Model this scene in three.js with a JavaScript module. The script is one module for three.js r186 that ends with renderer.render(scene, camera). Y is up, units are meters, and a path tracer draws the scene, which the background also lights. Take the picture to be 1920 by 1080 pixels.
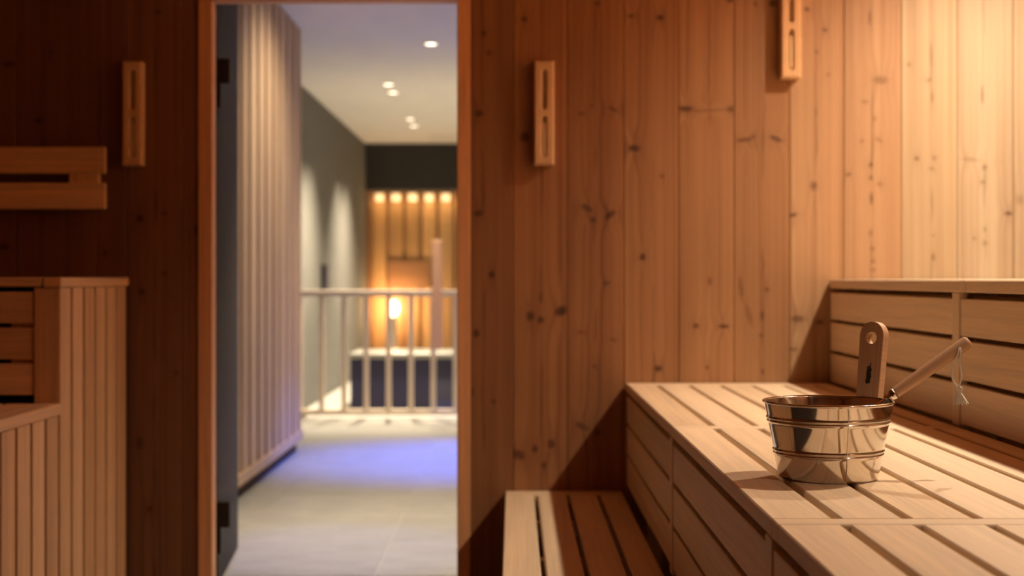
import * as THREE from 'three';
import { mergeGeometries } from 'three/addons/utils/BufferGeometryUtils.js';
import { RectAreaLightUniformsLib } from 'three/addons/lights/RectAreaLightUniformsLib.js';

// ---------------------------------------------------------------- camera, light rig, exposure
RectAreaLightUniformsLib.init();
const scene = new THREE.Scene();
scene.background = new THREE.Color(0x000000);
const EYE = 1.13, F = 2667, WALL = 4.94;           // eye height, focal length in pixels of a 1920 wide frame, depth of the back wall
const camera = new THREE.PerspectiveCamera(2 * Math.atan(540 / F) * 180 / Math.PI, 16 / 9, 0.05, 60);
camera.position.set(0, EYE, 0);
camera.lookAt(0, EYE, -1);
camera.setViewOffset(1920, 1080, -3, 18, 1920, 1080);
camera.focus = 2.56;
camera.userData.fStop = 3.2;
scene.add(camera);
const renderer = new THREE.WebGLRenderer();
renderer.toneMapping = THREE.LinearToneMapping;
renderer.toneMappingExposure = 1.0;
renderer.shadowMap.enabled = true;

const SAUNA_LAMP = { color: [1, 0.81, 0.58], power: 21.5, angle: 74, soft: 1 };
const DOWNLIGHT = { color: [1, 0.84, 0.60], power: 40 };
const BLUE_LIGHT = { color: [0.06, 0.15, 1], power: 60 };

// ---------------------------------------------------------------- helpers
let seed = 7;
const rnd = () => { seed = (seed * 1664525 + 1013904223) >>> 0; return seed / 4294967296; };
const HASH = new Float32Array(65536);
for (let i = 0; i < 65536; i++) HASH[i] = rnd();
function vn(x, y, p = 4096, q = 4096) {            // value noise, periodic in p by q cells, 0..1
  const xi = Math.floor(x), yi = Math.floor(y), fx = x - xi, fy = y - yi;
  const sx = fx * fx * (3 - 2 * fx), sy = fy * fy * (3 - 2 * fy);
  const x0 = ((xi % p) + p) % p, x1 = (x0 + 1) % p, y0 = ((yi % q) + q) % q, y1 = (y0 + 1) % q;
  const h = (a, b) => HASH[(a * 7919 + b * 104729 + ((a * b) & 1023) * 31) & 65535];
  const a = h(x0, y0), b = h(x1, y0), c = h(x0, y1), d = h(x1, y1);
  return a + (b - a) * sx + (c - a) * sy + (a - b - c + d) * sx * sy;
}
const names = {};
function numbered(n) { const k = names[n] = (names[n] ?? -1) + 1; return k ? `${n}_${String(k).padStart(3, '0')}` : n; }
function shade(o) { o.castShadow = true; o.receiveShadow = true; return o; }
function thing(name, label, category, x = 0, y = 0, z = 0, group) {
  const g = new THREE.Group(); g.name = numbered(name); g.position.set(x, y, z);
  g.userData = { label, category }; if (group) g.userData.group = group;
  scene.add(g); return g;
}
function part(parent, name, geo, mat, x = 0, y = 0, z = 0) {
  const m = shade(new THREE.Mesh(geo, mat)); m.name = name; m.position.set(x, y, z); parent.add(m); return m;
}
function structure(name, geo, mat, x = 0, y = 0, z = 0) {
  const m = shade(new THREE.Mesh(geo, mat)); m.name = name; m.position.set(x, y, z); m.userData = { kind: 'structure' }; scene.add(m); return m;
}
// chamfered box, uv in metres with u along the longest side
const boxes = new Map();
function cbox(w, h, d, c = 0.002, variant = 0) {
  const key = [w, h, d, c, variant].map((v) => v.toFixed(4)).join();
  if (boxes.has(key)) return boxes.get(key);
  c = Math.min(c, w / 3, h / 3, d / 3);
  const H = [w / 2, h / 2, d / 2], pos = [], nor = [], uv = [];
  const long = w >= h && w >= d ? 0 : h >= d ? 1 : 2;
  const du = (variant * 0.377) % 1 * 2, dv = (variant * 0.613) % 1 * 0.5;
  const put = (pts, n) => {
    const e1 = new THREE.Vector3().subVectors(pts[1], pts[0]), e2 = new THREE.Vector3().subVectors(pts[2], pts[0]);
    if (e1.cross(e2).dot(n) < 0) pts.reverse();
    const k = Math.abs(n.x) > 0.8 ? 0 : Math.abs(n.y) > 0.8 ? 1 : Math.abs(n.z) > 0.8 ? 2 : -1;
    for (let i = 1; i + 1 < pts.length; i++) for (const p of [pts[0], pts[i], pts[i + 1]]) {
      pos.push(p.x, p.y, p.z); nor.push(n.x, n.y, n.z);
      const a = p.toArray(), others = [0, 1, 2].filter((q) => q !== long);
      const across = k === others[0] ? a[others[1]] + 0.13 : k === others[1] ? a[others[0]] : a[others[0]] + a[others[1]];
      if (k === long) uv.push(a[others[0]] * 0.3 + du, a[others[1]] + dv + 0.21); else uv.push(a[long] + du, across + dv);
    }
  };
  const V = (x, y, z) => new THREE.Vector3(x, y, z);
  for (let a = 0; a < 3; a++) for (const s of [-1, 1]) {      // faces
    const b = (a + 1) % 3, e = (a + 2) % 3, n = [0, 0, 0]; n[a] = s;
    put([[-1, -1], [1, -1], [1, 1], [-1, 1]].map(([p, q]) => { const v = [0, 0, 0]; v[a] = s * H[a]; v[b] = p * (H[b] - c); v[e] = q * (H[e] - c); return V(...v); }), V(...n));
  }
  for (let a = 0; a < 3; a++) { const b = (a + 1) % 3, e = (a + 2) % 3;  // edges along a
    for (const p of [-1, 1]) for (const q of [-1, 1]) {
      const n = [0, 0, 0]; n[b] = p * Math.SQRT1_2; n[e] = q * Math.SQRT1_2;
      put([[-1, 0], [1, 0], [1, 1], [-1, 1]].map(([t, o]) => { const v = [0, 0, 0]; v[a] = t * (H[a] - c); v[b] = p * (o ? H[b] - c : H[b]); v[e] = q * (o ? H[e] : H[e] - c); return V(...v); }), V(...n));
    } }
  for (const p of [-1, 1]) for (const q of [-1, 1]) for (const r of [-1, 1])
    put([V(p * H[0], q * (H[1] - c), r * (H[2] - c)), V(p * (H[0] - c), q * H[1], r * (H[2] - c)), V(p * (H[0] - c), q * (H[1] - c), r * H[2])], V(p, q, r).normalize());
  const g = new THREE.BufferGeometry();
  g.setAttribute('position', new THREE.Float32BufferAttribute(pos, 3));
  g.setAttribute('normal', new THREE.Float32BufferAttribute(nor, 3));
  g.setAttribute('uv', new THREE.Float32BufferAttribute(uv, 2));
  boxes.set(key, g); return g;
}
const span = (a, b) => [Math.abs(b - a), (a + b) / 2];
// a chamfered box between two corners, as a part of parent (corners in the parent's own coordinates)
function beam(parent, name, mat, x0, x1, y0, y1, z0, z1, c = 0.002, variant = 0) {
  const [w, x] = span(x0, x1), [h, y] = span(y0, y1), [d, z] = span(z0, z1);
  return part(parent, name, cbox(w, h, d, c, variant), mat, x, y, z);
}
const tube = (pts, r, seg = 24, rad = 8, closed = false) => new THREE.TubeGeometry(new THREE.CatmullRomCurve3(pts.map((p) => new THREE.Vector3(...p)), closed), seg, r, rad, closed);

// ---------------------------------------------------------------- textures
const to8 = (v) => { v = Math.min(1, Math.max(0, v)); return Math.round(255 * (v <= 0.0031308 ? 12.92 * v : 1.055 * Math.pow(v, 1 / 2.4) - 0.055)); };
function dataMap(w, h, fn, srgb = true) {
  const d = new Uint8Array(w * h * 4);
  for (let j = 0; j < h; j++) for (let i = 0; i < w; i++) {
    const c = fn(i, j), k = (j * w + i) * 4;
    if (srgb) { d[k] = to8(c[0]); d[k + 1] = to8(c[1]); d[k + 2] = to8(c[2]); }
    else { d[k] = d[k + 1] = d[k + 2] = Math.round(255 * Math.min(1, Math.max(0, c[0]))); }
    d[k + 3] = 255;
  }
  const t = new THREE.DataTexture(d, w, h); t.magFilter = THREE.LinearFilter; t.wrapS = t.wrapT = THREE.RepeatWrapping;
  if (srgb) t.colorSpace = THREE.SRGBColorSpace; t.needsUpdate = true; return t;
}
// pale planed wood (aspen, lime): covers 2 m along the grain by 0.5 m across
function paleMap(base, contrast, salt) {
  const t = dataMap(1024, 512, (i, j) => {
    const u = i / 1024, v = j / 512, o = salt * 31;
    const wob = (vn(u * 6 + o, v * 8, 6, 8) - 0.5) * 0.02;
    const broad = vn(u * 3 + o, (v + wob) * 24, 3, 24) - 0.5, mid = vn(u * 8 + o, (v + wob) * 110, 8, 110) - 0.5, fine = vn(u * 40 + o, v * 420, 40, 420) - 0.5;
    const pore = vn(u * 90 + o, v * 250, 90, 250) > 0.93 ? -0.08 : 0;
    const k = 1 + contrast * (0.16 * broad + 0.14 * mid + 0.10 * fine + pore), warm = contrast * 0.05 * (broad + mid);
    return [base[0] * k * (1 + warm * 0.4), base[1] * k, base[2] * k * (1 - warm)];
  });
  t.repeat.set(0.5, 2); return t;
}
// spruce cladding over a patch of wall: planks given by their edges in metres; knots as [x, y, rx, ry, dark, tilt]
function claddingMap(W, H, x0, x1, y0, y1, edges, knots, tones, hearts) {
  const per = edges.slice(0, -1).map((a, k) => knots.filter((n) => n[0] >= a - 0.01 && n[0] < edges[k + 1] + 0.01));
  const soft = tones.map((c) => Math.min(1, Math.max(0.55, 1.5 - c[1] * 2.8)));
  return dataMap(W, H, (i, j) => {
    const x = x0 + (i + 0.5) / W * (x1 - x0), y = y0 + (j + 0.5) / H * (y1 - y0);
    let p = 0; while (p < edges.length - 2 && x >= edges[p + 1]) p++;
    const a = edges[p], b = edges[p + 1], mid = (a + b) / 2;
    let t = x - mid + (vn(y * 1.7 + p * 13, p * 7.3) - 0.5) * 0.014, dark = 0, halo = 0;
    for (const [kx, ky, rx, ry, kd, tilt = 0] of per[p]) {
      const dx = x - kx, dy = y - ky; if (Math.abs(dy) > ry * 14 || Math.abs(dx) > rx * 9) continue;
      const ct = Math.cos(tilt), st = Math.sin(tilt), qx = (dx * ct + dy * st) / rx, qy = (-dx * st + dy * ct) / ry;
      const r = Math.sqrt(qx * qx + qy * qy) + (vn(x * 300, y * 300) - 0.5) * 0.5;
      dark = Math.max(dark, kd * Math.min(1, Math.max(0, (1.25 - r) / 0.7)));
      const rr = dx * dx / (rx * rx * 6) + dy * dy / (ry * ry * 22);
      t += Math.sign(dx || 1) * rx * 1.3 * Math.exp(-rr) * kd; halo = Math.max(halo, Math.exp(-rr * 1.6) * kd);
    }
    const s = p * 11.7;
    const broad = vn(t * 30 + s, y * 0.55 + s) - 0.5, bands = vn(t * 95 + s * 3, y * 0.9) - 0.5, lines = vn(t * 330 + s, y * 1.6) - 0.5, fibre = vn(x * 1300, y * 22) - 0.5;
    const patch = vn(x * 9 + 40, y * 3.2 + 11) - 0.5;
    const late = Math.pow(Math.max(0, vn(t * 210 + s, y * 0.8 + 5) - 0.45) / 0.55, 2);
    const q = soft[p % soft.length]; let k = 1 + q * (0.26 * broad + 0.22 * bands + 0.12 * lines + 0.08 * fibre + 0.14 * patch - 0.22 * late) - 0.16 * halo;
    const hx = (hearts?.[p] ?? 0) + (vn(y * 5.5 + s, 3.3) - 0.5) * 0.010 + (vn(y * 31 + s, 9.1) - 0.5) * 0.004;
    const on = Math.max(0, vn(y * 8.5 + s * 2, 21.7) - 0.38) / 0.62, wd = 0.0022 + 0.003 * vn(y * 19 + s, 4.4);
    const hd = Math.exp(-Math.pow((x - mid - hx) / wd, 2)) * on * 0.62 * q;
    k *= 1 - hd; k *= 1 - 0.78 * dark;
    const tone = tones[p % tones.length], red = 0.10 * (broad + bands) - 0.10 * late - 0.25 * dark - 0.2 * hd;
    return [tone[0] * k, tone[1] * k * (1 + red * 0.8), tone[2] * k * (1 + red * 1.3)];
  });
}
const PX = (x) => (x - 963) * WALL / F, PY = (y) => EYE + (522 - y) * WALL / F;    // a measured spot on the back wall in metres
const BASE = [0.50, 0.265, 0.125];
const tint = (k, r = 1, b = 1) => [BASE[0] * k * r, BASE[1] * k, BASE[2] * k * b];
const edgesR = [882, 962, 1063, 1170, 1272, 1376, 1480, 1582, 1690, 1795, 1900, 2004].map(PX);
edgesR[edgesR.length - 1] = 1.90;
const tonesR = [[0.250, 0.105, 0.039], [0.305, 0.131, 0.050], [0.270, 0.114, 0.043], [0.320, 0.149, 0.060], [0.36, 0.180, 0.077], [0.315, 0.155, 0.066], [0.40, 0.232, 0.118], [0.375, 0.225, 0.120], [0.385, 0.285, 0.175], [0.375, 0.29, 0.195], [0.365, 0.28, 0.185]];  // planks differ in tone; lamp falloff is painted in too, darker leftward
const knotsR = [
  [907, 63, 6, 6, 0.6], [917, 99, 5, 5, 0.5], [898, 213, 8, 6, 0.8], [897, 400, 9, 6, 0.8, 0.2], [922, 515, 6, 7, 0.9], [893, 625, 6, 7, 0.9], [925, 753, 6, 4, 0.5], [886, 735, 4, 8, 0.4],
  [983, 36, 7, 6, 0.6], [984, 257, 9, 10, 0.8], [994, 593, 8, 9, 0.85, 0.4], [1014, 600, 6, 7, 0.85], [1053, 583, 13, 9, 0.95, 0.5], [1014, 558, 4, 12, 0.5], [972, 853, 13, 9, 0.75, -0.4], [1003, 842, 6, 7, 0.75], [1033, 832, 7, 9, 0.75], [1020, 873, 5, 7, 0.6],
  [1120, 6, 7, 5, 0.6], [1090, 213, 7, 4, 0.45, 0.3], [1110, 198, 4, 3, 0.45], [1150, 205, 11, 4, 0.55, -0.5], [1100, 390, 11, 6, 0.75, -0.6], [1112, 412, 6, 5, 0.75], [1143, 403, 12, 6, 0.85, 0.6], [1138, 531, 8, 3, 0.5, 0.2], [1090, 623, 8, 4, 0.4], [1150, 637, 8, 4, 0.4, -0.3], [1115, 687, 4, 4, 0.5], [1092, 800, 14, 6, 0.6, -0.5], [1120, 811, 7, 6, 0.6],
  [1183, 30, 8, 4, 0.65], [1238, 33, 7, 6, 0.85], [1189, 278, 11, 7, 0.95], [1241, 330, 4, 4, 0.5], [1205, 482, 6, 7, 1], [1234, 691, 7, 6, 0.95],
  [1370, 0, 9, 5, 0.75], [1286, 204, 15, 5, 0.85], [1330, 207, 42, 3, 0.35, 0.05], [1370, 205, 8, 6, 0.6], [1305, 611, 6, 5, 0.75, 0.4], [1357, 612, 11, 4, 0.85], [1326, 689, 4, 4, 0.5], [1331, 527, 4, 9, 0.5],
  [1416, 7, 4, 5, 0.5], [1449, 6, 9, 7, 0.85], [1396, 262, 15, 4, 0.65, 0.1], [1412, 257, 5, 5, 0.4], [1455, 260, 14, 5, 0.75, -0.4], [1438, 543, 5, 5, 0.5], [1429, 592, 4, 10, 0.55], [1427, 629, 4, 4, 0.5], [1430, 697, 4, 6, 0.5], [1389, 540, 5, 22, 0.4, 0.1], [1404, 590, 6, 22, 0.35, 0.25],
  [1513, 17, 6, 5, 0.65], [1547, 56, 6, 4, 0.55], [1531, 97, 4, 4, 0.4], [1553, 140, 5, 4, 0.3], [1526, 349, 7, 10, 0.6], [1487, 403, 9, 4, 0.75, 0.2], [1496, 598, 15, 7, 0.6], [1537, 604, 8, 5, 0.7], [1487, 655, 10, 4, 0.5], [1530, 210, 3, 8, 0.3],
  [1631, 33, 3, 16, 0.5], [1651, 150, 15, 8, 0.45], [1622, 191, 7, 4, 0.35], [1640, 222, 4, 6, 0.3], [1648, 262, 8, 4, 0.35, -0.5], [1616, 264, 5, 4, 0.3], [1633, 309, 5, 5, 0.55], [1633, 333, 5, 5, 0.55, 0.4], [1650, 345, 7, 4, 0.35], [1634, 372, 4, 12, 0.6], [1591, 327, 6, 3, 0.55, 0.4], [1633, 436, 4, 8, 0.4], [1636, 466, 5, 5, 0.4], [1637, 490, 5, 4, 0.45], [1637, 506, 5, 5, 0.4],
  [1704, 121, 5, 4, 0.35], [1719, 297, 5, 5, 0.55], [1742, 150, 5, 4, 0.4, 0.5], [1748, 182, 3, 10, 0.4], [1752, 296, 5, 6, 0.3], [1747, 316, 6, 4, 0.35, -0.5], [1750, 482, 4, 8, 0.5], [1750, 442, 3, 3, 0.3], [1746, 100, 3, 22, 0.3],
  [1842, 178, 3, 18, 0.5], [1820, 299, 20, 4, 0.25, -0.1], [1846, 314, 5, 6, 0.45], [1843, 341, 5, 4, 0.4], [1891, 400, 8, 4, 0.75], [1847, 430, 3, 6, 0.35], [1827, 447, 4, 4, 0.3], [1847, 456, 5, 6, 0.35], [1913, 375, 8, 10, 0.3],
].map(([x, y, rx, ry, d, t]) => [PX(x), PY(y), rx * WALL / F, ry * WALL / F, d, t]);
const heartsR = [-0.03, 0.005, -0.002, 0.006, 0.012, 0.004, -0.002, -0.003, 0.006, -0.002, 0.01];
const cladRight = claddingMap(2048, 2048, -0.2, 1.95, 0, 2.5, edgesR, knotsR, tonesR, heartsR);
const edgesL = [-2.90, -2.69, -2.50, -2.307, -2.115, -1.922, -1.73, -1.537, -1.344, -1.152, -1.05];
const tonesL = [0.27, 0.23, 0.29, 0.23, 0.26, 0.24, 0.23, 0.27, 0.33, 0.33].map((k) => tint(k, 1.2, 0.95));  // dark planks, with the lamp falloff also put into their colour
const knotsL = [[262, 410, 8, 7, 0.85], [308, 400, 6, 4, 0.5], [18, 120, 13, 6, 0.75], [72, 226, 9, 6, 0.75], [8, 463, 12, 6, 0.8], [197, 475, 5, 6, 0.7], [308, 513, 5, 4, 0.6], [265, 547, 7, 8, 0.7], [295, 22, 6, 5, 0.65], [368, 432, 4, 11, 0.75], [280, 955, 6, 6, 0.6], [262, 830, 7, 12, 0.6], [330, 700, 5, 5, 0.5], [95, 97, 6, 5, 0.5], [150, 300, 6, 5, 0.5]]
  .map(([x, y, rx, ry, d, t]) => [PX(x), PY(y), rx * WALL / F, ry * WALL / F, d, t]);
for (let k = 0; k < 46; k++) knotsL.push([-2.9 + rnd() * 1.1, 0.1 + rnd() * 2.3, 0.008 + rnd() * 0.012, 0.007 + rnd() * 0.008, 0.5 + rnd() * 0.45, (rnd() - 0.5)]);
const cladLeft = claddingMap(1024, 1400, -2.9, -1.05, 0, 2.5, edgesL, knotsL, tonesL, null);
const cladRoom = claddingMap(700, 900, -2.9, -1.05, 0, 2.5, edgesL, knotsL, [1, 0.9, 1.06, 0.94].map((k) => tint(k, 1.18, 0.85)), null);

// ---------------------------------------------------------------- materials
const std = (o) => new THREE.MeshStandardMaterial(o);
const M = {};
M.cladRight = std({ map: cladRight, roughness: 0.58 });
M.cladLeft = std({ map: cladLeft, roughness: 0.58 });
M.cladRoom = std({ map: cladRoom, roughness: 0.58 });
const paleA = paleMap([0.70, 0.545, 0.38], 1, 1), paleB = paleMap([0.67, 0.51, 0.345], 1.1, 2), paleC = paleMap([0.73, 0.575, 0.41], 0.9, 3);
M.pale = [paleA, paleB, paleC].map((map) => std({ map, roughness: 0.55 }));
M.honey = ['a', 'b', 'c'].map((_, k) => std({ map: paleMap([[0.74, 0.47, 0.25], [0.68, 0.42, 0.22], [0.77, 0.50, 0.28]][k], 1.4, 5 + k), roughness: 0.55 }));
M.frame = std({ map: paleMap([0.70, 0.365, 0.175], 1.5, 9), roughness: 0.5 });
M.handle = std({ map: paleMap([0.84, 0.47, 0.24], 1, 31), roughness: 0.45 });
M.timer = std({ map: paleMap([0.66, 0.42, 0.225], 1.2, 11), roughness: 0.5 });
M.backing = std({ color: new THREE.Color().setRGB(0.10, 0.055, 0.03), roughness: 0.9 });
M.frameWood = std({ map: paleMap([0.50, 0.33, 0.19], 1.2, 13), roughness: 0.7 });
M.plaster = std({ map: dataMap(256, 256, (i, j) => { const k = 0.78 + 0.03 * (vn(i / 8, j / 8, 32, 32) - 0.5); return [k, k * 0.975, k * 0.93]; }), roughness: 0.9 });
M.greyWall = std({ map: dataMap(256, 256, (i, j) => { const k = 0.12 * (1 + 0.12 * (vn(i / 6, j / 6, 43, 43) - 0.5) + 0.1 * (vn(i / 32, j / 32, 8, 8) - 0.5)); return [k, k * 0.95, k * 0.84]; }), roughness: 0.9 });
M.darkWall = std({ color: new THREE.Color().setRGB(0.035, 0.03, 0.028), roughness: 0.8 });
M.grout = std({ color: new THREE.Color().setRGB(0.56, 0.53, 0.47), roughness: 0.9 });
M.tile = [0, 1, 2].map((s) => std({ map: dataMap(512, 512, (i, j) => {
  const a = vn(i / 64 + s * 9, j / 30 + s * 5) - 0.5, b = vn(i / 12 + s * 9, j / 9) - 0.5, c = vn(i / 2.3, j / 2.3 + s * 50) - 0.5;
  const k = (0.36 + s * 0.012) * (1 + 0.16 * a + 0.1 * b + 0.07 * c); return [k, k * 0.965, k * 0.90]; }), roughness: 0.42 }));
M.darkTile = std({ map: dataMap(256, 256, (i, j) => { const k = 0.09 * (1 + 0.3 * (vn(i / 9, j / 9, 29, 29) - 0.5)); return [k, k * 0.95, k * 0.9]; }), roughness: 0.5 });
M.slat = [0, 1, 2].map((k) => std({ map: paleMap([[0.60, 0.40, 0.25], [0.66, 0.45, 0.28], [0.54, 0.355, 0.215]][k], 1.8, 15 + k), roughness: 0.6 }));
M.railing = std({ map: paleMap([0.72, 0.58, 0.45], 1, 19), roughness: 0.5 });
M.navy = std({ color: new THREE.Color().setRGB(0.008, 0.008, 0.040), roughness: 0.6 });
M.slab = std({ color: new THREE.Color().setRGB(0.20, 0.19, 0.165), roughness: 0.4 });
M.golden = [0, 1, 2].map((k) => std({ map: paleMap([[0.48, 0.28, 0.12], [0.53, 0.315, 0.14], [0.43, 0.245, 0.10]][k], 1.6, 21 + k), roughness: 0.55 }));
M.brownPanel = std({ map: paleMap([0.30, 0.145, 0.065], 1.5, 25), roughness: 0.55 });
M.black = std({ color: new THREE.Color().setRGB(0.012, 0.011, 0.010), roughness: 0.45 });
M.seal = std({ color: new THREE.Color().setRGB(0.45, 0.42, 0.36), roughness: 0.4 });
M.doorGlass = new THREE.MeshPhysicalMaterial({ color: new THREE.Color().setRGB(0.30, 0.29, 0.29), transmission: 1, thickness: 0, roughness: 0.55, ior: 1.5, specularIntensity: 0.15 });
M.clearGlass = new THREE.MeshPhysicalMaterial({ color: 0xffffff, transmission: 1, thickness: 0, roughness: 0, ior: 1.45 });
const brushed = dataMap(512, 64, (i, j) => [0.5 + 0.5 * (vn(i / 1.5, j / 40) - 0.5) + 0.2 * (vn(i / 9, j / 60) - 0.5)], false);
M.steel = std({ color: new THREE.Color().setRGB(0.76, 0.72, 0.66), metalness: 1, roughness: 0.10 });
M.steelInner = std({ color: new THREE.Color().setRGB(0.70, 0.66, 0.60), metalness: 1, roughness: 0.32, roughnessMap: brushed });
M.beech = std({ map: paleMap([0.54, 0.335, 0.20], 1.2, 27), roughness: 0.5 });
M.rope = std({ map: dataMap(128, 128, (i, j) => { const k = 0.78 * (0.88 + 0.12 * Math.sin((i * 6 + j * 3) / 128 * Math.PI * 2 * 2)); return [k, k * 0.93, k * 0.83]; }), roughness: 0.95 });
M.mark = std({ color: new THREE.Color().setRGB(0.02, 0.024, 0.016), roughness: 0.7 });
M.sand = std({ color: new THREE.Color().setRGB(0.70, 0.52, 0.30), roughness: 0.95 });
const glow = (r, g, b, i) => std({ color: 0xffffff, emissive: new THREE.Color().setRGB(r, g, b), emissiveIntensity: i, roughness: 0.5 });

// ---------------------------------------------------------------- sauna shell
const LEFT = -2.90, RIGHT = 1.90, REAR = 1.30, TOP = 2.74;
const DOOR = { x0: -1.046, x1: -0.196, h: 2.094, j0: -1.094, j1: -0.150 };
const join = (list) => mergeGeometries(list.map(([x0, x1, y0, y1, z0, z1]) => {
  const [w, x] = span(x0, x1), [h, y] = span(y0, y1), [d, z] = span(z0, z1); return new THREE.BoxGeometry(w, h, d).translate(x, y, z);
}));
structure('floor', join([[LEFT - 0.12, RIGHT + 0.12, -0.12, 0, -5.10, REAR + 0.12]]), M.darkTile);
const wallBack = structure('wall_back', join([[LEFT - 0.12, DOOR.j0, 0, TOP, -5.08, -4.962], [DOOR.j1, RIGHT + 0.12, 0, TOP, -5.08, -4.962], [DOOR.j0, DOOR.j1, DOOR.h + 0.048, TOP, -5.08, -4.962]]), M.backing);
function plankOnBack(x0, x1, y0, y1, mat, mx0, mx1) {
  const w = x1 - x0 - 0.0012, h = y1 - y0, g = cbox(w, h, 0.02, 0.0026, 0).clone();
  const P = g.attributes.position, uv = new Float32Array(P.count * 2);
  for (let i = 0; i < P.count; i++) { uv[2 * i] = (P.getX(i) + (x0 + x1) / 2 - mx0) / (mx1 - mx0); uv[2 * i + 1] = (P.getY(i) + (y0 + y1) / 2) / 2.5; }
  g.setAttribute('uv', new THREE.BufferAttribute(uv, 2));
  part(wallBack, 'plank', g, mat, (x0 + x1) / 2, (y0 + y1) / 2, -4.951);
}
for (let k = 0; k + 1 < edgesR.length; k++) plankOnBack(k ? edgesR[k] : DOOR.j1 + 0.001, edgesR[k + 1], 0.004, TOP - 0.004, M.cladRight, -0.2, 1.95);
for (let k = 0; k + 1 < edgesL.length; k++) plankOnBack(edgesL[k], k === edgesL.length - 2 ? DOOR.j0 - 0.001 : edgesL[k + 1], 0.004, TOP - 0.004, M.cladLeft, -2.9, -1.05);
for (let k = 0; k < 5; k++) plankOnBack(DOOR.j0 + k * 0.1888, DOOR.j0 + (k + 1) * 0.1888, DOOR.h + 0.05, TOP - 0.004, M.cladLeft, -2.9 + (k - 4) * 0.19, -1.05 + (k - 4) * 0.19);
// the other walls and the ceiling: unseen planks, toned lighter and redder for bounce light
const plankGeo = [0, 1, 2, 3].map((v) => {
  const g = cbox(0.1905, TOP - 0.01, 0.02, 0.0018, 90 + v).clone(), P = g.attributes.position, uv = new Float32Array(P.count * 2), e = edgesL[1 + v * 2], o = (e + edgesL[2 + v * 2]) / 2;
  for (let i = 0; i < P.count; i++) { uv[2 * i] = (P.getX(i) + o + 2.9) / 1.85; uv[2 * i + 1] = (P.getY(i) + 1.37) / 2.74; }
  g.setAttribute('uv', new THREE.BufferAttribute(uv, 2)); return g;
});
function cladSide(name, x, turn, backing) {
  const w = structure(name, backing, M.backing);
  for (let k = 0, z = -4.84; z < REAR - 0.09; k++, z += 0.192) { const p = part(w, 'plank', plankGeo[(k * 7 + 3) % 4], M.cladRoom, x, TOP / 2, z); p.rotation.y = turn; }
}
cladSide('wall_right', RIGHT - 0.011, -Math.PI / 2, join([[RIGHT, RIGHT + 0.12, 0, TOP, -4.962, REAR + 0.12]]));
cladSide('wall_left', LEFT + 0.011, Math.PI / 2, join([[LEFT - 0.12, LEFT, 0, TOP, -4.962, REAR + 0.12]]));
const wallRear = structure('wall_rear', join([[LEFT, RIGHT, 0, TOP, REAR, REAR + 0.12]]), M.backing);
for (let k = 0, x = LEFT + 0.12; x < RIGHT - 0.11; k++, x += 0.192) part(wallRear, 'plank', plankGeo[(k * 5) % 4], M.cladRoom, x, TOP / 2, REAR - 0.011).rotation.y = Math.PI;
const ceiling = structure('ceiling', join([[LEFT - 0.12, RIGHT + 0.12, TOP + 0.02, TOP + 0.14, -5.08, REAR + 0.12]]), M.backing);
for (let k = 0, z = -4.84; z < REAR - 0.05; k++, z += 0.192) for (const [s, x] of [[0, LEFT + 1.37], [1, RIGHT - 1.04]]) {
  const p = part(ceiling, 'plank', plankGeo[(k * 3 + s) % 4], M.cladRoom, x, TOP + 0.009 + 0.0005 * s, z); p.rotation.set(Math.PI / 2, 0, Math.PI / 2); p.scale.y = s ? 0.75 : 1;
}
// door frame
const doorFrame = new THREE.Group(); doorFrame.name = 'trim_1'; doorFrame.userData = { kind: 'structure' }; scene.add(doorFrame);
beam(doorFrame, 'jamb', M.frame, DOOR.j0, DOOR.x0, 0, DOOR.h, -5.00, -4.932, 0.002, 1);
beam(doorFrame, 'jamb', M.frame, DOOR.x1, DOOR.j1, 0, DOOR.h, -5.00, -4.932, 0.002, 3);
beam(doorFrame, 'head', M.frame, DOOR.j0, DOOR.j1, DOOR.h, DOOR.h + 0.048, -5.00, -4.932, 0.002, 5);

// ---------------------------------------------------------------- sauna lamps on the right wall, above the upper bench
function wallLamp(z, label, power) {
  const t = thing('wall_lamp', label, 'lamp', RIGHT - 0.022, 2.58, z, 'hooded lamps high on the wall over the upper bench');
  part(t, 'base_plate', new THREE.CylinderGeometry(0.055, 0.06, 0.02, 28).rotateZ(Math.PI / 2), M.frame, -0.01, 0.06, 0);
  part(t, 'stem', new THREE.CylinderGeometry(0.012, 0.014, 0.15, 16).rotateZ(Math.PI / 2), M.black, -0.095, 0.06, 0);
  part(t, 'shade', new THREE.LatheGeometry([[0.002, 0.085], [0.035, 0.083], [0.045, 0.070], [0.085, 0.012], [0.082, 0.012], [0.042, 0.068], [0.002, 0.078]].map(([r, y]) => new THREE.Vector2(r, y)), 36), M.frame, -0.19, 0, 0);
  part(t, 'lamp_glass', new THREE.CylinderGeometry(0.055, 0.05, 0.012, 28), glow(1, 0.74, 0.46, 8), -0.19, 0.018, 0);
  const l = new THREE.SpotLight(new THREE.Color().setRGB(...SAUNA_LAMP.color), power, 0, SAUNA_LAMP.angle * Math.PI / 180, SAUNA_LAMP.soft, 2);
  l.position.set(-0.19, 0.004, 0); l.castShadow = true; l.shadow.radius = 2.2; l.target.position.set(-0.19, -1, 0); t.add(l); t.add(l.target);
}
wallLamp(-4.24, 'hooded lamp high on the wall nearest the back corner', SAUNA_LAMP.power);
wallLamp(-3.00, 'hooded lamp high on the wall, the middle one of three', SAUNA_LAMP.power * 0.80);
wallLamp(-1.10, 'added unseen fill lamp high on the wall farthest from the back corner', SAUNA_LAMP.power * 0.28);  // fill lamp added out of view to lift risers and left benches

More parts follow.
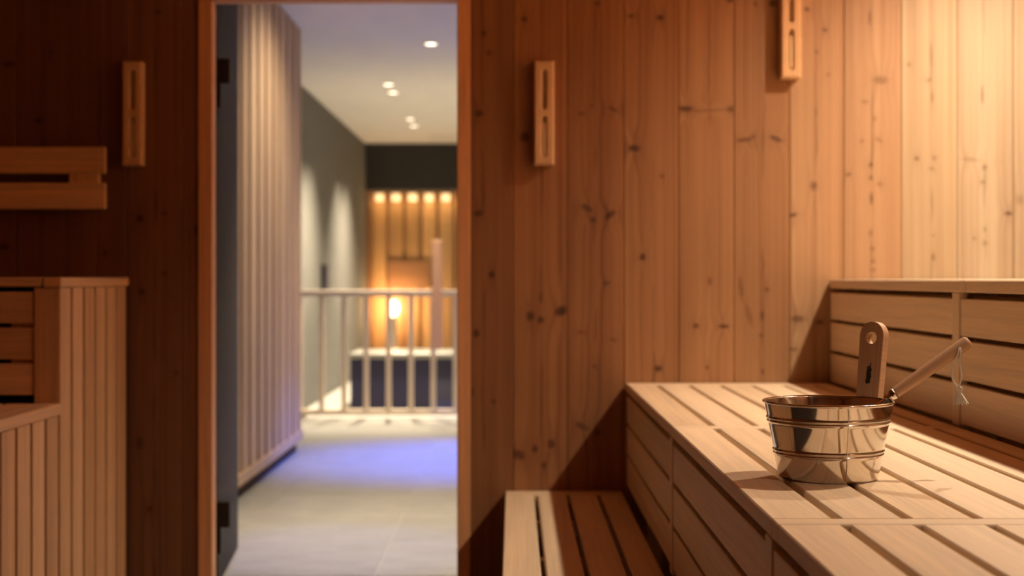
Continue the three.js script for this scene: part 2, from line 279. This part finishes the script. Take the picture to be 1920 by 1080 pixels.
// ---------------------------------------------------------------- benches on the right: three tiers, each of sections
const JOINTS = [4.935, 3.50, 2.15, 0.80];
function riser(g, x, z0, z1, top, bottom, salt, deep = 0.0215) {   // boards with open joints on a face at x, turned to -x
  const y = [0.046, 0.137, 0.149, 0.244, 0.256, 0.353].map((v) => top - v);
  for (let k = 0; k < 3; k++) beam(g, 'riser_board', M.pale[(k + salt) % 3], x + 0.002, x + 0.020, y[2 * k + 1], y[2 * k], z0 + 0.006, z1 - 0.056, 0.0015, k + salt * 3);
  beam(g, 'stile', M.pale[salt % 3], x, x + 0.022, bottom, top - 0.0305, z1 - 0.054, z1 - 0.0015, 0.002, salt);
  beam(g, 'backing_board', M.frameWood, x + deep, x + deep + 0.012, bottom + 0.01, top - 0.04, z0 + 0.01, z1 - 0.01, 0.001, salt);
}
function section(label, k, xs, top, opt) {
  // xs: edges of the seat boards in x, pairs; opt.riser: height of the face below
  const zFar = -JOINTS[k], zNear = -JOINTS[k + 1], L = zNear - zFar, zc = (zFar + zNear) / 2;
  const g = thing('bench_section', label, 'sauna bench', (xs[0] + xs[xs.length - 1]) / 2, 0, zc, opt.group);
  const ox = g.position.x, a = -L / 2 + 0.001, b = L / 2 - 0.001, rail = k === 0 ? 0.085 : 0.05, x0 = xs[0] - ox, x1 = xs[xs.length - 1] - ox;
  beam(g, 'end_rail', M.pale[(k + 1) % 3], x0, x1, top - 0.030, top, a, a + rail, 0.002, k + opt.salt);
  for (let i = 0; i < xs.length; i += 2) beam(g, 'seat_slat', M.pale[(i / 2 + k + opt.salt) % 3], xs[i] - ox, xs[i + 1] - ox, top - (i && opt.underlay ? 0.018 : 0.030), top, a + rail + 0.0008, b, 0.0025, (i / 2 + k * 2 + opt.salt) % 5);
  if (opt.underlay) beam(g, 'underlay_board', M.pale[1], x0 + 0.0935, x1 - 0.005, top - 0.034, top - 0.0185, a + rail + 0.001, b - 0.01, 0.001, k);
  else for (const z of [a + 0.42, b - 0.42]) beam(g, 'cross_bar', M.frameWood, x0 + 0.02, x1 - 0.02, top - 0.075, top - 0.031, z, z + 0.045, 0.002, k);
  if (opt.riser) { g.position.z = zc; riser(g, x0, a, b, top, top - opt.riser, k + opt.salt, opt.deep); }
  for (const x of [x0 + 0.065, x1 - 0.06]) for (const z of [a + 0.08, b - 0.13]) beam(g, 'leg', M.frameWood, x, x + 0.045, 0, top - (opt.underlay && x > x0 + 0.1 ? 0.035 : 0.031), z, z + 0.045, 0.002, 2);
  return g;
}
// riser() builds toward -z first, so stiles stand at the far end of each section
const seats = { low: [], mid: [], high: [] };
for (let i = 0; i < 4; i++) seats.low.push([-0.028, 0.083, 0.191, 0.296][i], [0.069, 0.177, 0.282, 0.374][i]);
for (let i = 0; i < 7; i++) seats.mid.push(0.390 + i * 0.1065, i === 6 ? 1.086 : 0.390 + i * 0.1065 + 0.0925);
for (let i = 0; i < 7; i++) seats.high.push(1.096 + i * 0.1065, Math.min(1.870, 1.096 + i * 0.1065 + 0.0925));
const where = ['against the plank wall', 'in the middle of the row', 'nearest the viewer'];
for (let k = 0; k < 3; k++) {
  section(`lowest slatted bench section ${where[k]}, with dark open gaps`, k, seats.low, 0.393, { salt: 0, group: 'lowest bench sections' });
  section(`middle slatted bench section ${k === 1 ? 'under the metal bucket' : where[k]}, of pale wood`, k, seats.mid, 0.767, { salt: 1, underlay: true, riser: 0.370, group: 'middle bench sections' });
  section(`highest bench section ${where[k]}, its slatted riser facing the doorway side`, k, seats.high, 1.126, { salt: 2, underlay: true, riser: 0.359, deep: 0.036, group: 'highest bench sections' });
}

// ---------------------------------------------------------------- benches on the left
{
  const X = -1.339, zb = -4.935, zf = -4.20, top = 1.133;
  const g = thing('corner_bench', 'tall slatted bench end with vertical boards beside the doorway', 'sauna bench', X - 0.78, 0, (zb + zf) / 2);
  const ox = g.position.x, oz = g.position.z, W = X - LEFT - 0.03;
  beam(g, 'top_rail', M.honey[0], X - 0.05 - ox, X + 0.004 - ox, top - 0.030, top, zb - oz, zf + 0.002 - oz, 0.003, 1);
  for (let i = 0; i < 6; i++) { const z0 = zf - 0.004 - i * 0.1215; beam(g, 'side_board', M.honey[(i * 2) % 3], X - 0.018 - ox, X - ox, 0.03, top - 0.031, Math.max(z0 - 0.099, zb + 0.002) - oz, z0 - oz, 0.002, i); }
  beam(g, 'backing_board', M.backing, X - 0.035 - ox, X - 0.022 - ox, 0.0, top - 0.04, zb + 0.01 - oz, zf - 0.03 - oz, 0.001, 0);
  beam(g, 'post', M.honey[1], X - 0.078 - ox, X - 0.0190 - ox, 0.75, top - 0.031, zf - 0.03 - oz, zf - 0.004 - oz, 0.002, 3);
  beam(g, 'front_rail', M.honey[2], X - W - ox, X - 0.055 - ox, top - 0.027, top, zf - 0.04 - oz, zf - oz, 0.003, 4);
  for (let i = 0; i < 3; i++) beam(g, 'riser_board', M.honey[i], X - W - ox, X - 0.083 - ox, top - 0.136 - i * 0.1062, top - 0.043 - i * 0.1062, zf - 0.028 - oz, zf - 0.010 - oz, 0.002, i + 1);
  beam(g, 'riser_filler', M.honey[1], X - 0.155 - ox, X - 0.086 - ox, 0.80, top - 0.05, zf - 0.042 - oz, zf - 0.030 - oz, 0.001, 2);
  for (let i = 0; i < 6; i++) beam(g, 'seat_slat', M.honey[i % 3], X - W - ox, X - 0.054 - ox, top - 0.028, top - 0.001, zb + 0.002 + i * 0.1155 - oz, zb + 0.104 + i * 0.1155 - oz, 0.002, i);
  for (const x of [X - W + 0.05, X - 0.12]) beam(g, 'leg', M.frameWood, x - ox, x + 0.05 - ox, 0, top - 0.03, zb + 0.2 - oz, zb + 0.25 - oz, 0.002, 0);
  const zn = -2.30, tp = 0.762;
  const s = thing('side_bench', 'lower slatted bench with a pale edge rail at the left edge', 'sauna bench', X - 0.78, 0, (zf + zn) / 2);
  const sz = s.position.z, z1 = zf + 0.006;
  beam(s, 'edge_rail', M.honey[2], X - 0.05 - ox, X + 0.006 - ox, tp - 0.034, tp, z1 - sz, zn - sz, 0.003, 2);
  for (let i = 0; i < 15; i++) { const z0 = z1 + i * 0.1205; beam(s, 'side_board', M.honey[(i + 1) % 3], X - 0.018 - ox, X - ox, 0.03, tp - 0.035, z0 + 0.011 - sz, z0 + 0.109 - sz, 0.002, i % 4); }
  beam(s, 'backing_board', M.backing, X - 0.035 - ox, X - 0.022 - ox, 0, tp - 0.05, z1 + 0.01 - sz, zn - 0.01 - sz, 0.001, 0);
  for (let i = 0; i < 13; i++) { const x = X - 0.052 - i * 0.1155; beam(s, 'seat_slat', M.honey[i % 3], x - 0.1025 - ox, x - ox, tp - 0.03, tp - 0.001, z1 - sz, zn - sz, 0.002, i % 4); }
  for (const x of [X - W + 0.05, X - 0.12]) for (const z of [z1 + 0.1, zn - 0.15]) beam(s, 'leg', M.frameWood, x - ox, x + 0.05 - ox, 0, tp - 0.031, z - sz, z + 0.05 - sz, 0.002, 0);
}
// backrest on the wall above
{
  const b = thing('backrest', 'wooden backrest of two horizontal boards fixed to the dark left wall', 'backrest', -2.10, PY(392), -4.941);
  const ox = -2.10, oy = b.position.y, s = 4.885 / WALL, Y = (y) => EYE + (522 - y) * 4.885 / F;
  for (const [a, c, v] of [[275.5, 325, 1], [343, 392, 2]]) beam(b, 'backrest_board', M.honey[v], -2.80 - ox, (197 - 963) * 4.885 / F - ox, Y(c) - oy, Y(a) - oy, 0.036, 0.058, 0.002, v);
  for (const x of [(130 - 963) * 4.91 / F, -2.60]) beam(b, 'spacer_block', M.honey[0], x - ox, x + 0.10 - ox, Y(385) - oy, Y(283) - oy, 0.0005, 0.0355, 0.002, 3);
}

// ---------------------------------------------------------------- sand timers on the back wall
const timerGeo = (() => {
  const w = 0.058, h = 0.347, slot = (y0, y1) => {
    const p = new THREE.Path(), r = 0.0125; p.absarc(0, y1 - r, r, 0, Math.PI, false); p.absarc(0, y0 + r, r, Math.PI, 2 * Math.PI, false); p.closePath(); return p;
  };
  const s = new THREE.Shape(); s.moveTo(-w / 2, 0); s.lineTo(w / 2, 0); s.lineTo(w / 2, h); s.lineTo(-w / 2, h); s.closePath();
  s.holes.push(slot(0.018, 0.166), slot(0.182, 0.326));
  const body = new THREE.ExtrudeGeometry(s, { depth: 0.004, bevelEnabled: true, bevelThickness: 0.007, bevelSize: 0.006, bevelOffset: 0, bevelSegments: 1, curveSegments: 8 }).translate(0, 0.008, 0.0345);
  const uv = body.attributes.uv; for (let i = 0; i < uv.count; i++) uv.setXY(i, uv.getY(i), uv.getX(i));
  const L = (pts) => new THREE.LatheGeometry(pts.map(([r, y]) => new THREE.Vector2(r, y)), 20);
  const glass = L([[0.0005, 0.030], [0.0045, 0.031], [0.0062, 0.036], [0.0066, 0.10], [0.0055, 0.160], [0.0022, 0.180], [0.0055, 0.200], [0.0066, 0.26], [0.0062, 0.322], [0.0045, 0.328], [0.0005, 0.329]]);
  const sand = L([[0.0003, 0.0315], [0.0042, 0.0325], [0.0056, 0.038], [0.0058, 0.10], [0.0050, 0.140], [0.0003, 0.152]]);
  return { body, back: cbox(0.069, 0.358, 0.027, 0.003, 4), glass, sand };
})();
function timer(px, pyBottom, label) {
  const t = thing('sand_timer', label, 'sand timer', (px - 963) * 4.92 / F, EYE + (522 - pyBottom) * 4.91 / F, -4.9405, 'wooden sand timers on the back wall');
  part(t, 'back_plate', timerGeo.back, M.timer, 0, 0.1815, 0.014);
  part(t, 'body', timerGeo.body, M.timer);
  part(t, 'glass_vial', timerGeo.glass, M.clearGlass, 0, 0.003, 0.0365);
  part(t, 'sand', timerGeo.sand, M.sand, 0, 0.003, 0.0365);
}
timer(251, 312, 'wooden sand timer in shadow left of the doorway, above the backrest');
timer(1020, 311, 'wooden sand timer between the doorway and the benches');
timer(1481, 149, 'highest wooden sand timer, cut by the top of the picture');

// ---------------------------------------------------------------- metal bucket
const BK = { x: 0.573, y: 0.7672, z: -2.592 };
{
  const g = thing('sauna_bucket', 'shiny stainless steel bucket with a flat wooden handle on the middle bench', 'bucket', BK.x, BK.y, BK.z);
  const H = 0.141, r0 = 0.0885, r1 = 0.1155, R = (y) => r0 + (r1 - r0) * y / H, pts = [];
  pts.push([0.001, 0.004], [0.070, 0.004], [0.078, 0.003], [0.0845, 0.0], [0.0870, 0.0005], [0.0885, 0.0028]);
  for (let i = 1; i <= 120; i++) {
    const y = 0.0028 + (H - 0.0045 - 0.0028) * i / 120;
    let r = R(y);
    for (const yb of [0.107, 0.049]) { const d = (y - yb) / 0.0022; r += 0.0021 * (Math.exp(-((d - 1.3) ** 2)) + Math.exp(-((d + 1.3) ** 2))) - 0.0009 * Math.exp(-((d * 1.6) ** 2)); }
    pts.push([r, y]);
  }
  for (let i = 0; i <= 8; i++) { const a = -Math.PI / 2 + i / 8 * Math.PI * 1.25; pts.push([R(H) + 0.0005 + 0.0024 * Math.cos(a), H - 0.0022 + 0.0024 * Math.sin(a)]); }
  part(g, 'outer_shell', new THREE.LatheGeometry(pts.map(([r, y]) => new THREE.Vector2(r, y)), 128), M.steel);
  const inn = [[R(H) - 0.0012, H - 0.002]]; for (let i = 0; i <= 20; i++) inn.push([R(H * (1 - i / 20)) - 0.0022, Math.max(0.0065, H * (1 - i / 20) - 0.003)]);
  inn.push([0.001, 0.0060]);
  part(g, 'inner_wall', new THREE.LatheGeometry(inn.map(([r, y]) => new THREE.Vector2(r, y)), 96), M.steelInner);
  // welded seam, slightly right of the middle as seen from the door side
  const seam = part(g, 'seam', cbox(0.0016, 0.128, 0.0010, 0.0003), M.steel, 0.012, 0.069, 0.1020); seam.rotation.x = Math.atan2(r1 - r0, H);
  // flat wooden handle behind the rim
  const phi = 48 * Math.PI / 180, hd = new THREE.Group(); hd.name = 'wooden_handle'; hd.position.set(Math.sin(phi) * 0.1255, 0.092, -Math.cos(phi) * 0.1255); hd.rotation.set(0, -phi, 0); g.add(hd);
  const w0 = 0.0235, w1 = 0.0262, h = 0.190, s = new THREE.Shape();
  s.moveTo(-w0, 0); s.lineTo(w0, 0); s.lineTo(w1, h - w1); s.absarc(0, h - w1, w1, 0, Math.PI, false); s.lineTo(-w0, 0);
  const hole = new THREE.Path(); hole.absarc(0, h - 0.031, 0.0112, 0, Math.PI * 2, true); s.holes.push(hole);
  const hg = new THREE.ExtrudeGeometry(s, { depth: 0.016, bevelEnabled: true, bevelThickness: 0.0012, bevelSize: 0.0012, bevelOffset: -0.0012, bevelSegments: 2, curveSegments: 20 }).translate(0, 0, -0.008);
  const hu = hg.attributes.uv; for (let i = 0; i < hu.count; i++) hu.setXY(i, hu.getY(i) + 0.4, hu.getX(i) + 0.2);
  const stave = part(hd, 'stave', hg, M.beech, 0, 0, 0); stave.rotation.x = -0.10; stave.rotation.z = -0.02;
  const mk = new THREE.Shape([[-0.003, 0.072], [0.004, 0.074], [0.0045, 0.083], [0.0065, 0.085], [0.005, 0.094], [0.0068, 0.101], [0.0042, 0.101], [0.004, 0.112], [0.0025, 0.112], [0.002, 0.106], [-0.0035, 0.105], [-0.003, 0.098], [-0.0045, 0.096], [-0.004, 0.081], [-0.0058, 0.079], [-0.005, 0.0745]].map(([x, y]) => new THREE.Vector2(x, y)));
  const mark = part(hd, 'printed_mark', new THREE.ExtrudeGeometry(mk, { depth: 0.0003, bevelEnabled: false }).translate(0, 0, 0.0093), M.mark); mark.rotation.copy(stave.rotation);
  for (const y of [0.018, 0.036]) part(hd, 'rivet', new THREE.SphereGeometry(0.004, 12, 8), M.steel, 0, y, 0.0085 + y * -0.1);
}
// ladle resting in the bucket
{
  const g = thing('ladle', 'ladle with a round wooden handle and white rope leaning over the bucket rim', 'ladle', BK.x, BK.y, BK.z);
  const A = new THREE.Vector3(0.117, 0.1495, -0.004), B = new THREE.Vector3(0.259, 0.2470, -0.012), dir = B.clone().sub(A).normalize();
  const q = new THREE.Quaternion().setFromUnitVectors(new THREE.Vector3(0, 1, 0), dir), len = A.distanceTo(B);
  const lathe = (pts, n = 24) => new THREE.LatheGeometry(pts.map(([r, y]) => new THREE.Vector2(r, y)), n);
  const hg = lathe([[0.0005, 0.004], [0.0096, 0.004], [0.0100, 0.010], [0.0114, 0.07], [0.0120, 0.13], [0.0122, len - 0.006], [0.0112, len - 0.001], [0.0090, len + 0.0008], [0.0005, len + 0.001]]);
  const hu = hg.attributes.uv; for (let i = 0; i < hu.count; i++) hu.setXY(i, hu.getY(i) * 0.4, hu.getX(i) * 0.1);
  const on = (name, geo, mat, d = 0) => { const m = part(g, name, geo, mat); m.quaternion.copy(q); m.position.copy(A).addScaledVector(dir, d); return m; };
  on('handle', hg, M.beech);
  on('ferrule', lathe([[0.004, -0.014], [0.0070, -0.013], [0.0080, -0.009], [0.0072, -0.004], [0.0088, -0.001], [0.0100, 0.0035], [0.0104, 0.0038], [0.0100, 0.007], [0.004, 0.007]]), M.steel);
  on('rod', new THREE.CylinderGeometry(0.0038, 0.0038, 0.135, 14).translate(0, -0.078, 0), M.steel);
  const bowlC = A.clone().addScaledVector(dir, -0.158);
  const bowl = part(g, 'bowl', lathe([[0.0005, 0.0], [0.018, 0.003], [0.028, 0.010], [0.034, 0.022], [0.036, 0.032], [0.037, 0.032], [0.035, 0.0215], [0.029, 0.009], [0.018, 0.0018], [0.0005, -0.0012]], 40), M.steel, bowlC.x, 0.0085, bowlC.z);
  bowl.rotation.z = 0.05;
  // rope through the end of the handle
  const P = A.clone().addScaledVector(dir, len - 0.024), e = 0.0125, rope = new THREE.Group(); rope.name = 'rope'; rope.position.copy(P); g.add(rope);
  part(rope, 'cord', tube([[-0.001, 0.004, 0.011], [-0.003, -0.004, e + 0.002], [-0.008, -0.018, e + 0.001], [-0.0135, -0.038, e], [-0.013, -0.052, e], [-0.006, -0.066, e], [-0.002, -0.071, e]], 0.0018, 32, 8), M.rope);
  part(rope, 'cord', tube([[0.001, 0.004, 0.011], [0.001, -0.004, e + 0.002], [-0.001, -0.020, e + 0.002], [0.001, -0.036, e + 0.002], [0.003, -0.050, e + 0.001], [0.000, -0.064, e], [-0.002, -0.071, e]], 0.0018, 32, 8), M.rope);
  part(rope, 'knot', mergeGeometries([new THREE.TorusKnotGeometry(0.0033, 0.0021, 48, 8, 2, 3).scale(1, 1.25, 1).translate(-0.001, -0.0735, e)]), M.rope);
  const fr = []; for (let i = 0; i < 26; i++) { const a = i * 2.4, k = Math.sqrt((i + 0.5) / 26), x = Math.cos(a) * k, z = Math.sin(a) * k, l = 0.019 + 0.006 * rnd(), lean = 0.0035;
    fr.push(tube([[-0.001 + x * 0.002, -0.077, e + z * 0.002], [0.001 + x * 0.0085, -0.077 - l * 0.5, e + z * 0.006], [lean + x * (0.013 + 0.003 * rnd()), -0.077 - l, e + z * 0.009]], 0.0012, 6, 5)); }
  part(rope, 'tassel', mergeGeometries(fr), M.rope);
}

// ---------------------------------------------------------------- glass door, swung out into the corridor
{
  const th = 5.6 * Math.PI / 180, g = thing('glass_door', 'open grey glass door with black hinges at the left jamb', 'door', -1.070, 0, -5.114);
  const leaf = new THREE.Group(); leaf.name = 'leaf'; leaf.rotation.y = th; g.add(leaf);
  beam(leaf, 'glass_pane', M.doorGlass, -0.005, 0.005, 0.0165, 2.30, -0.78, -0.012, 0.001);
  beam(leaf, 'bottom_seal', M.seal, -0.008, 0.008, 0.002, 0.016, -0.78, -0.012, 0.002);
  for (const [y0, y1, y2] of [[0.700, 0.790, 0.612], [-0.894, -0.802, -0.99]]) {
    beam(g, 'hinge', M.black, -0.004, 0.052, EYE + y0, EYE + y1, -0.010, 0.012, 0.002);
    beam(g, 'hinge_arm', M.black, -0.004, 0.020, EYE + y2, EYE + y0 - 0.0005, -0.008, 0.010, 0.002);
  }
}

// ---------------------------------------------------------------- corridor shell
const C = { slat: -1.40, left: -1.80, right: 1.40, top: 2.77, step: 9.36, far: 17.62 };
const floor2 = structure('floor_corridor', join([[C.left - 0.12, C.right + 0.12, -0.12, -0.004, -C.far - 0.12, -5.10]]), M.grout);
{
  const tw = 0.68, tl = 0.68, xs = [], geos = [0, 1, 2].map((v) => cbox(tw - 0.005, 0.02, tl - 0.005, 0.001, 40 + v));
  for (let x = -0.53 - 2 * tw; x < C.right; x += tw) xs.push(x);
  for (let k = 0; k < 19; k++) for (let i = 0; i < xs.length; i++) {
    const x0 = Math.max(xs[i], C.left), x1 = Math.min(xs[i] + tw, C.right), z = -5.38 - 0.34 - (k - 0.6) * tl + 0.25;
    if (x1 - x0 < 0.08 || z + tl / 2 > -5.1) continue;
    const whole = x1 - x0 > tw - 0.001, v = (k * 5 + i * 3) % 3;
    part(floor2, 'tile', whole ? geos[v] : cbox(x1 - x0 - 0.005, 0.02, tl - 0.005, 0.001, 40 + v), M.tile[(k + i * 2) % 3], (x0 + x1) / 2, -0.010 + 0.0002 * v, z);
  }
}
structure('ceiling_corridor', join([[C.left - 0.12, C.right + 0.12, C.top, C.top + 0.12, -C.far - 0.12, -5.08]]), M.plaster);
structure('wall_corridor_right', join([[C.right, C.right + 0.12, 0, C.top, -C.far - 0.12, -5.08]]), M.plaster);
structure('wall_corridor_far', join([[C.left - 0.12, C.right + 0.12, 0, C.top, -C.far - 0.12, -C.far]]), M.darkWall);
structure('wall_corridor_left', join([[C.left - 0.12, C.left, 0, C.top, -C.far - 0.12, -C.step]]), M.greyWall);
structure('wall_sauna_outside', join([[C.left - 0.12, DOOR.j0 - 0.03, 0, C.top, -5.10, -5.081], [DOOR.j1 + 0.03, C.right + 0.12, 0, C.top, -5.10, -5.081], [DOOR.j0 - 0.03, DOOR.j1 + 0.03, DOOR.h + 0.05, C.top, -5.10, -5.081]]), M.darkWall);
structure('trim_2', join([[C.left, C.right, 2.205, C.top, -C.far + 0.001, -17.30]]), M.darkWall);          // dark bulkhead over the timber front
// slat wall
const slatWall = structure('wall_corridor_slats', join([[C.left - 0.12, C.slat - 0.030, 0, C.top, -C.step, -5.10]]), M.backing);
for (let k = 0, z = -5.14; z > -C.step + 0.17; k++, z -= 0.245) beam(slatWall, 'slat', M.slat[(k * 2 + (k >> 2)) % 3], C.slat - 0.030, C.slat, 0.10, C.top - 0.004, z - 0.175, z, 0.003, k % 6);
beam(slatWall, 'corner_board', M.slat[2], C.slat - 0.030, C.slat + 0.002, 0.10, C.top - 0.004, -C.step - 0.002, -C.step + 0.10, 0.003, 3);
beam(slatWall, 'bottom_rail', M.slat[1], C.slat + 0.0005, C.slat + 0.016, 0.075, 0.135, -C.step, -5.14, 0.003, 2);

// ---------------------------------------------------------------- lights of the corridor
function spot(parent, color, power, angle, pen, to, y = -0.012) {
  const l = new THREE.SpotLight(new THREE.Color().setRGB(...color), power, 0, angle, pen, 2); l.position.set(0, y, 0); l.castShadow = true; l.shadow.radius = 1.6;
  l.target.position.set(...to); parent.add(l); parent.add(l.target);
}
const ringGeo = new THREE.LatheGeometry([[0.040, 0], [0.052, -0.001], [0.055, -0.004], [0.052, -0.006], [0.041, -0.005], [0.040, 0]].map(([r, y]) => new THREE.Vector2(r, y)), 32);
const discGeo = new THREE.CylinderGeometry(0.040, 0.040, 0.003, 32);
function downlight(x, z, label, color, power, angle, pen, see, to = [0, -2, 0]) {
  const t = thing('downlight', label, 'ceiling light', x, C.top, -z, 'recessed ceiling lights of the corridor');
  part(t, 'ring', ringGeo, M.plaster);
  part(t, 'lamp_disc', discGeo, glow(...color, see), 0, -0.002, 0);
  spot(t, color, power, angle, pen, to, -0.010);
}
const D = DOWNLIGHT, A49 = 50 * Math.PI / 180;
downlight(-0.578, 9.94, 'single round ceiling light nearest the doorway, right of the others', D.color, D.power * 0.3, A49, 0.5, 5);
downlight(-1.059, 12.02, 'nearer round light of the middle pair on the corridor ceiling', D.color, D.power * 1.35, 46 * Math.PI / 180, 0.6, 5, [-0.22, -2, 0]);
downlight(-1.062, 12.53, 'farther round light of the middle pair on the corridor ceiling', D.color, D.power * 1.35, 46 * Math.PI / 180, 0.6, 5, [-0.22, -2, 0]);
downlight(-1.064, 14.63, 'nearer round light of the farthest pair on the corridor ceiling', D.color, D.power * 1.35, 46 * Math.PI / 180, 0.6, 5, [-0.22, -2, 0]);
downlight(-1.07, 15.29, 'farther round light of the farthest pair on the corridor ceiling', D.color, D.power * 1.35, 46 * Math.PI / 180, 0.6, 5, [-0.22, -2, 0]);
downlight(-0.35, 6.2, 'round ceiling light over the floor just outside the sauna', D.color, D.power * 0.85, 38 * Math.PI / 180, 0.8, 5);
downlight(-0.55, 8.0, 'added unseen ceiling light turned towards the slatted corridor wall', D.color, D.power * 0.26, 62 * Math.PI / 180, 0.8, 5, [-0.55, -1.2, -0.05]);  // wall washer added out of view to brighten the slats
downlight(0.60, 12.30, 'round ceiling light on the hidden right side of the corridor', D.color, D.power, A49, 0.5, 5);
downlight(0.35, 9.2, 'blue ceiling spot over the middle of the corridor floor', BLUE_LIGHT.color, BLUE_LIGHT.power * 1.8, 27 * Math.PI / 180, 0.6, 3, [-0.65, -2.75, 0.25]);
downlight(-0.72, 5.90, 'blue ceiling spot beside the open glass door', BLUE_LIGHT.color, BLUE_LIGHT.power * 0.15, 16 * Math.PI / 180, 0.5, 3);

// ---------------------------------------------------------------- things in the corridor
{ // wooden railing
  const Z = 11.46, g = thing('railing', 'pale wooden railing with upright balusters across the corridor', 'railing', -0.4, 0, -Z);
  beam(g, 'top_rail', M.railing, -1.398, 1.50, 0.985, 1.035, -0.030, 0.030, 0.006, 1);
  beam(g, 'bottom_rail', M.railing, -1.398, 1.50, 0.030, 0.075, -0.025, 0.025, 0.004, 2);
  for (let i = 0; i < 16; i++) beam(g, 'baluster', M.railing, -1.325 + i * 0.1795 - 0.02, -1.325 + i * 0.1795 + 0.02, 0.0755, 0.9845, -0.02, 0.02, 0.003, i % 4);
  for (const x of [-1.30, 0.2, 1.45]) beam(g, 'foot', M.railing, x - 0.03, x + 0.03, 0, 0.0295, -0.03, 0.03, 0.002, 1);
}
{ // navy basin with a pale top
  const g = thing('foot_basin', 'dark navy basin with a pale slab top behind the railing', 'basin', -0.4, 0, -12.65);
  beam(g, 'body', M.navy, -1.01, 1.2, 0, 0.435, -0.35, 0.35, 0.004);
  beam(g, 'top_slab', M.slab, -1.02, 1.21, 0.4355, 0.485, -0.37, 0.37, 0.006);
}
{ // timber front at the far end
  const g = new THREE.Group(); g.name = 'trim_3'; g.userData = { kind: 'structure' }; scene.add(g);
  for (let k = 0, x = -1.74; x < C.right - 0.12; k++, x += 0.205) beam(g, 'board', M.golden[(k * 2 + (k >> 1)) % 3], x, x + 0.165, 0, 2.204, -C.far + 0.004, -C.far + 0.045, 0.004, k % 5);
  beam(g, 'backing_board', M.brownPanel, C.left + 0.01, C.right - 0.01, 0, 2.204, -C.far + 0.0005, -C.far + 0.0035, 0.001);
  beam(g, 'jamb', M.brownPanel, C.left + 0.001, C.left + 0.055, 0, 2.204, -17.50, -17.32, 0.003);
  const p = thing('wood_panel', 'dark brown wooden panel on the golden boards at the far end', 'panel', -1.30, 0.998, -C.far + 0.046);
  beam(p, 'panel_board', M.brownPanel, -0.245, 0.265, 0.015, 0.185, 0, 0.03, 0.003, 1); beam(p, 'panel_board', M.brownPanel, -0.245, 0.265, 0.19, 0.355, 0, 0.03, 0.003, 2);
}
for (let k = 0; k < 8; k++) {   // small lamps under the bulkhead
  const x = -1.655 + k * 0.205, t = thing('wash_light', ['first', 'second', 'third', 'fourth', 'fifth', 'sixth', 'seventh', 'eighth'][k] + ' small amber light from the left under the dark bulkhead', 'wall light', x, 2.085, -C.far + 0.046, 'amber lights along the top of the timber front');
  beam(t, 'housing', M.black, -0.05, 0.05, 0.102, 0.118, 0, 0.05, 0.002);
  beam(t, 'lamp_glass', glow(1, 0.50, 0.15, 0.48), -0.055, 0.055, 0, 0.10, 0.002, 0.045, 0.01);
  const l = new THREE.PointLight(new THREE.Color().setRGB(1, 0.62, 0.26), 0.07, 0, 2); l.position.set(0, -0.04, 0.16); l.castShadow = true; l.shadow.radius = 1.5; t.add(l);
}
{ // standing lamp in front of the boards
  const t = thing('floor_lamp', 'glowing white globe lamp on a pale column in front of the boards', 'lamp', -1.46, 0, -17.25);
  part(t, 'base', new THREE.CylinderGeometry(0.10, 0.11, 0.03, 28), M.railing, 0, 0.015, 0);
  part(t, 'column', new THREE.CylinderGeometry(0.045, 0.055, 0.64, 24), M.railing, 0, 0.35, 0);
  part(t, 'globe_lamp', new THREE.SphereGeometry(0.075, 24, 18).scale(1, 1.3, 1), glow(1, 0.82, 0.52, 6), 0, 0.77, 0);
  const l = new THREE.PointLight(new THREE.Color().setRGB(1, 0.62, 0.28), 2.2, 0, 2); l.position.set(0, 0.77, 0); l.castShadow = true; l.shadow.radius = 3; t.add(l);
}
{ // glass partition with a wooden pull handle
  const g = thing('glass_partition', 'clear glass panel with a tall orange wooden pull handle', 'glass door', -0.10, 0, -10.5);
  beam(g, 'glass_pane', M.clearGlass, -0.52, 1.2, 0.005, 2.2, -0.005, 0.005, 0.001);
  beam(g, 'pull_handle', M.handle, -0.500, -0.425, EYE - 0.523, EYE + 0.283, 0.030, 0.065, 0.006, 1);
  for (const y of [EYE - 0.40, EYE + 0.16]) { const m = part(g, 'standoff', new THREE.CylinderGeometry(0.01, 0.01, 0.0255, 12).rotateX(Math.PI / 2), M.black, -0.46, y, 0.0172); m.rotation.y = 0; }
}
{ // black panel on the grey wall
  const t = thing('wall_panel', 'small black panel on the grey wall behind the railing', 'wall panel', C.left, 1.00, -13.4);
  beam(t, 'case', M.black, 0.0005, 0.035, 0, 0.26, -0.13, 0.13, 0.006);
  beam(t, 'face', M.navy, 0.0352, 0.039, 0.03, 0.23, -0.10, 0.10, 0.002);
}

scene.traverse((o) => { if (o.isMesh) { o.castShadow = true; o.receiveShadow = true; } });
renderer.render(scene, camera);
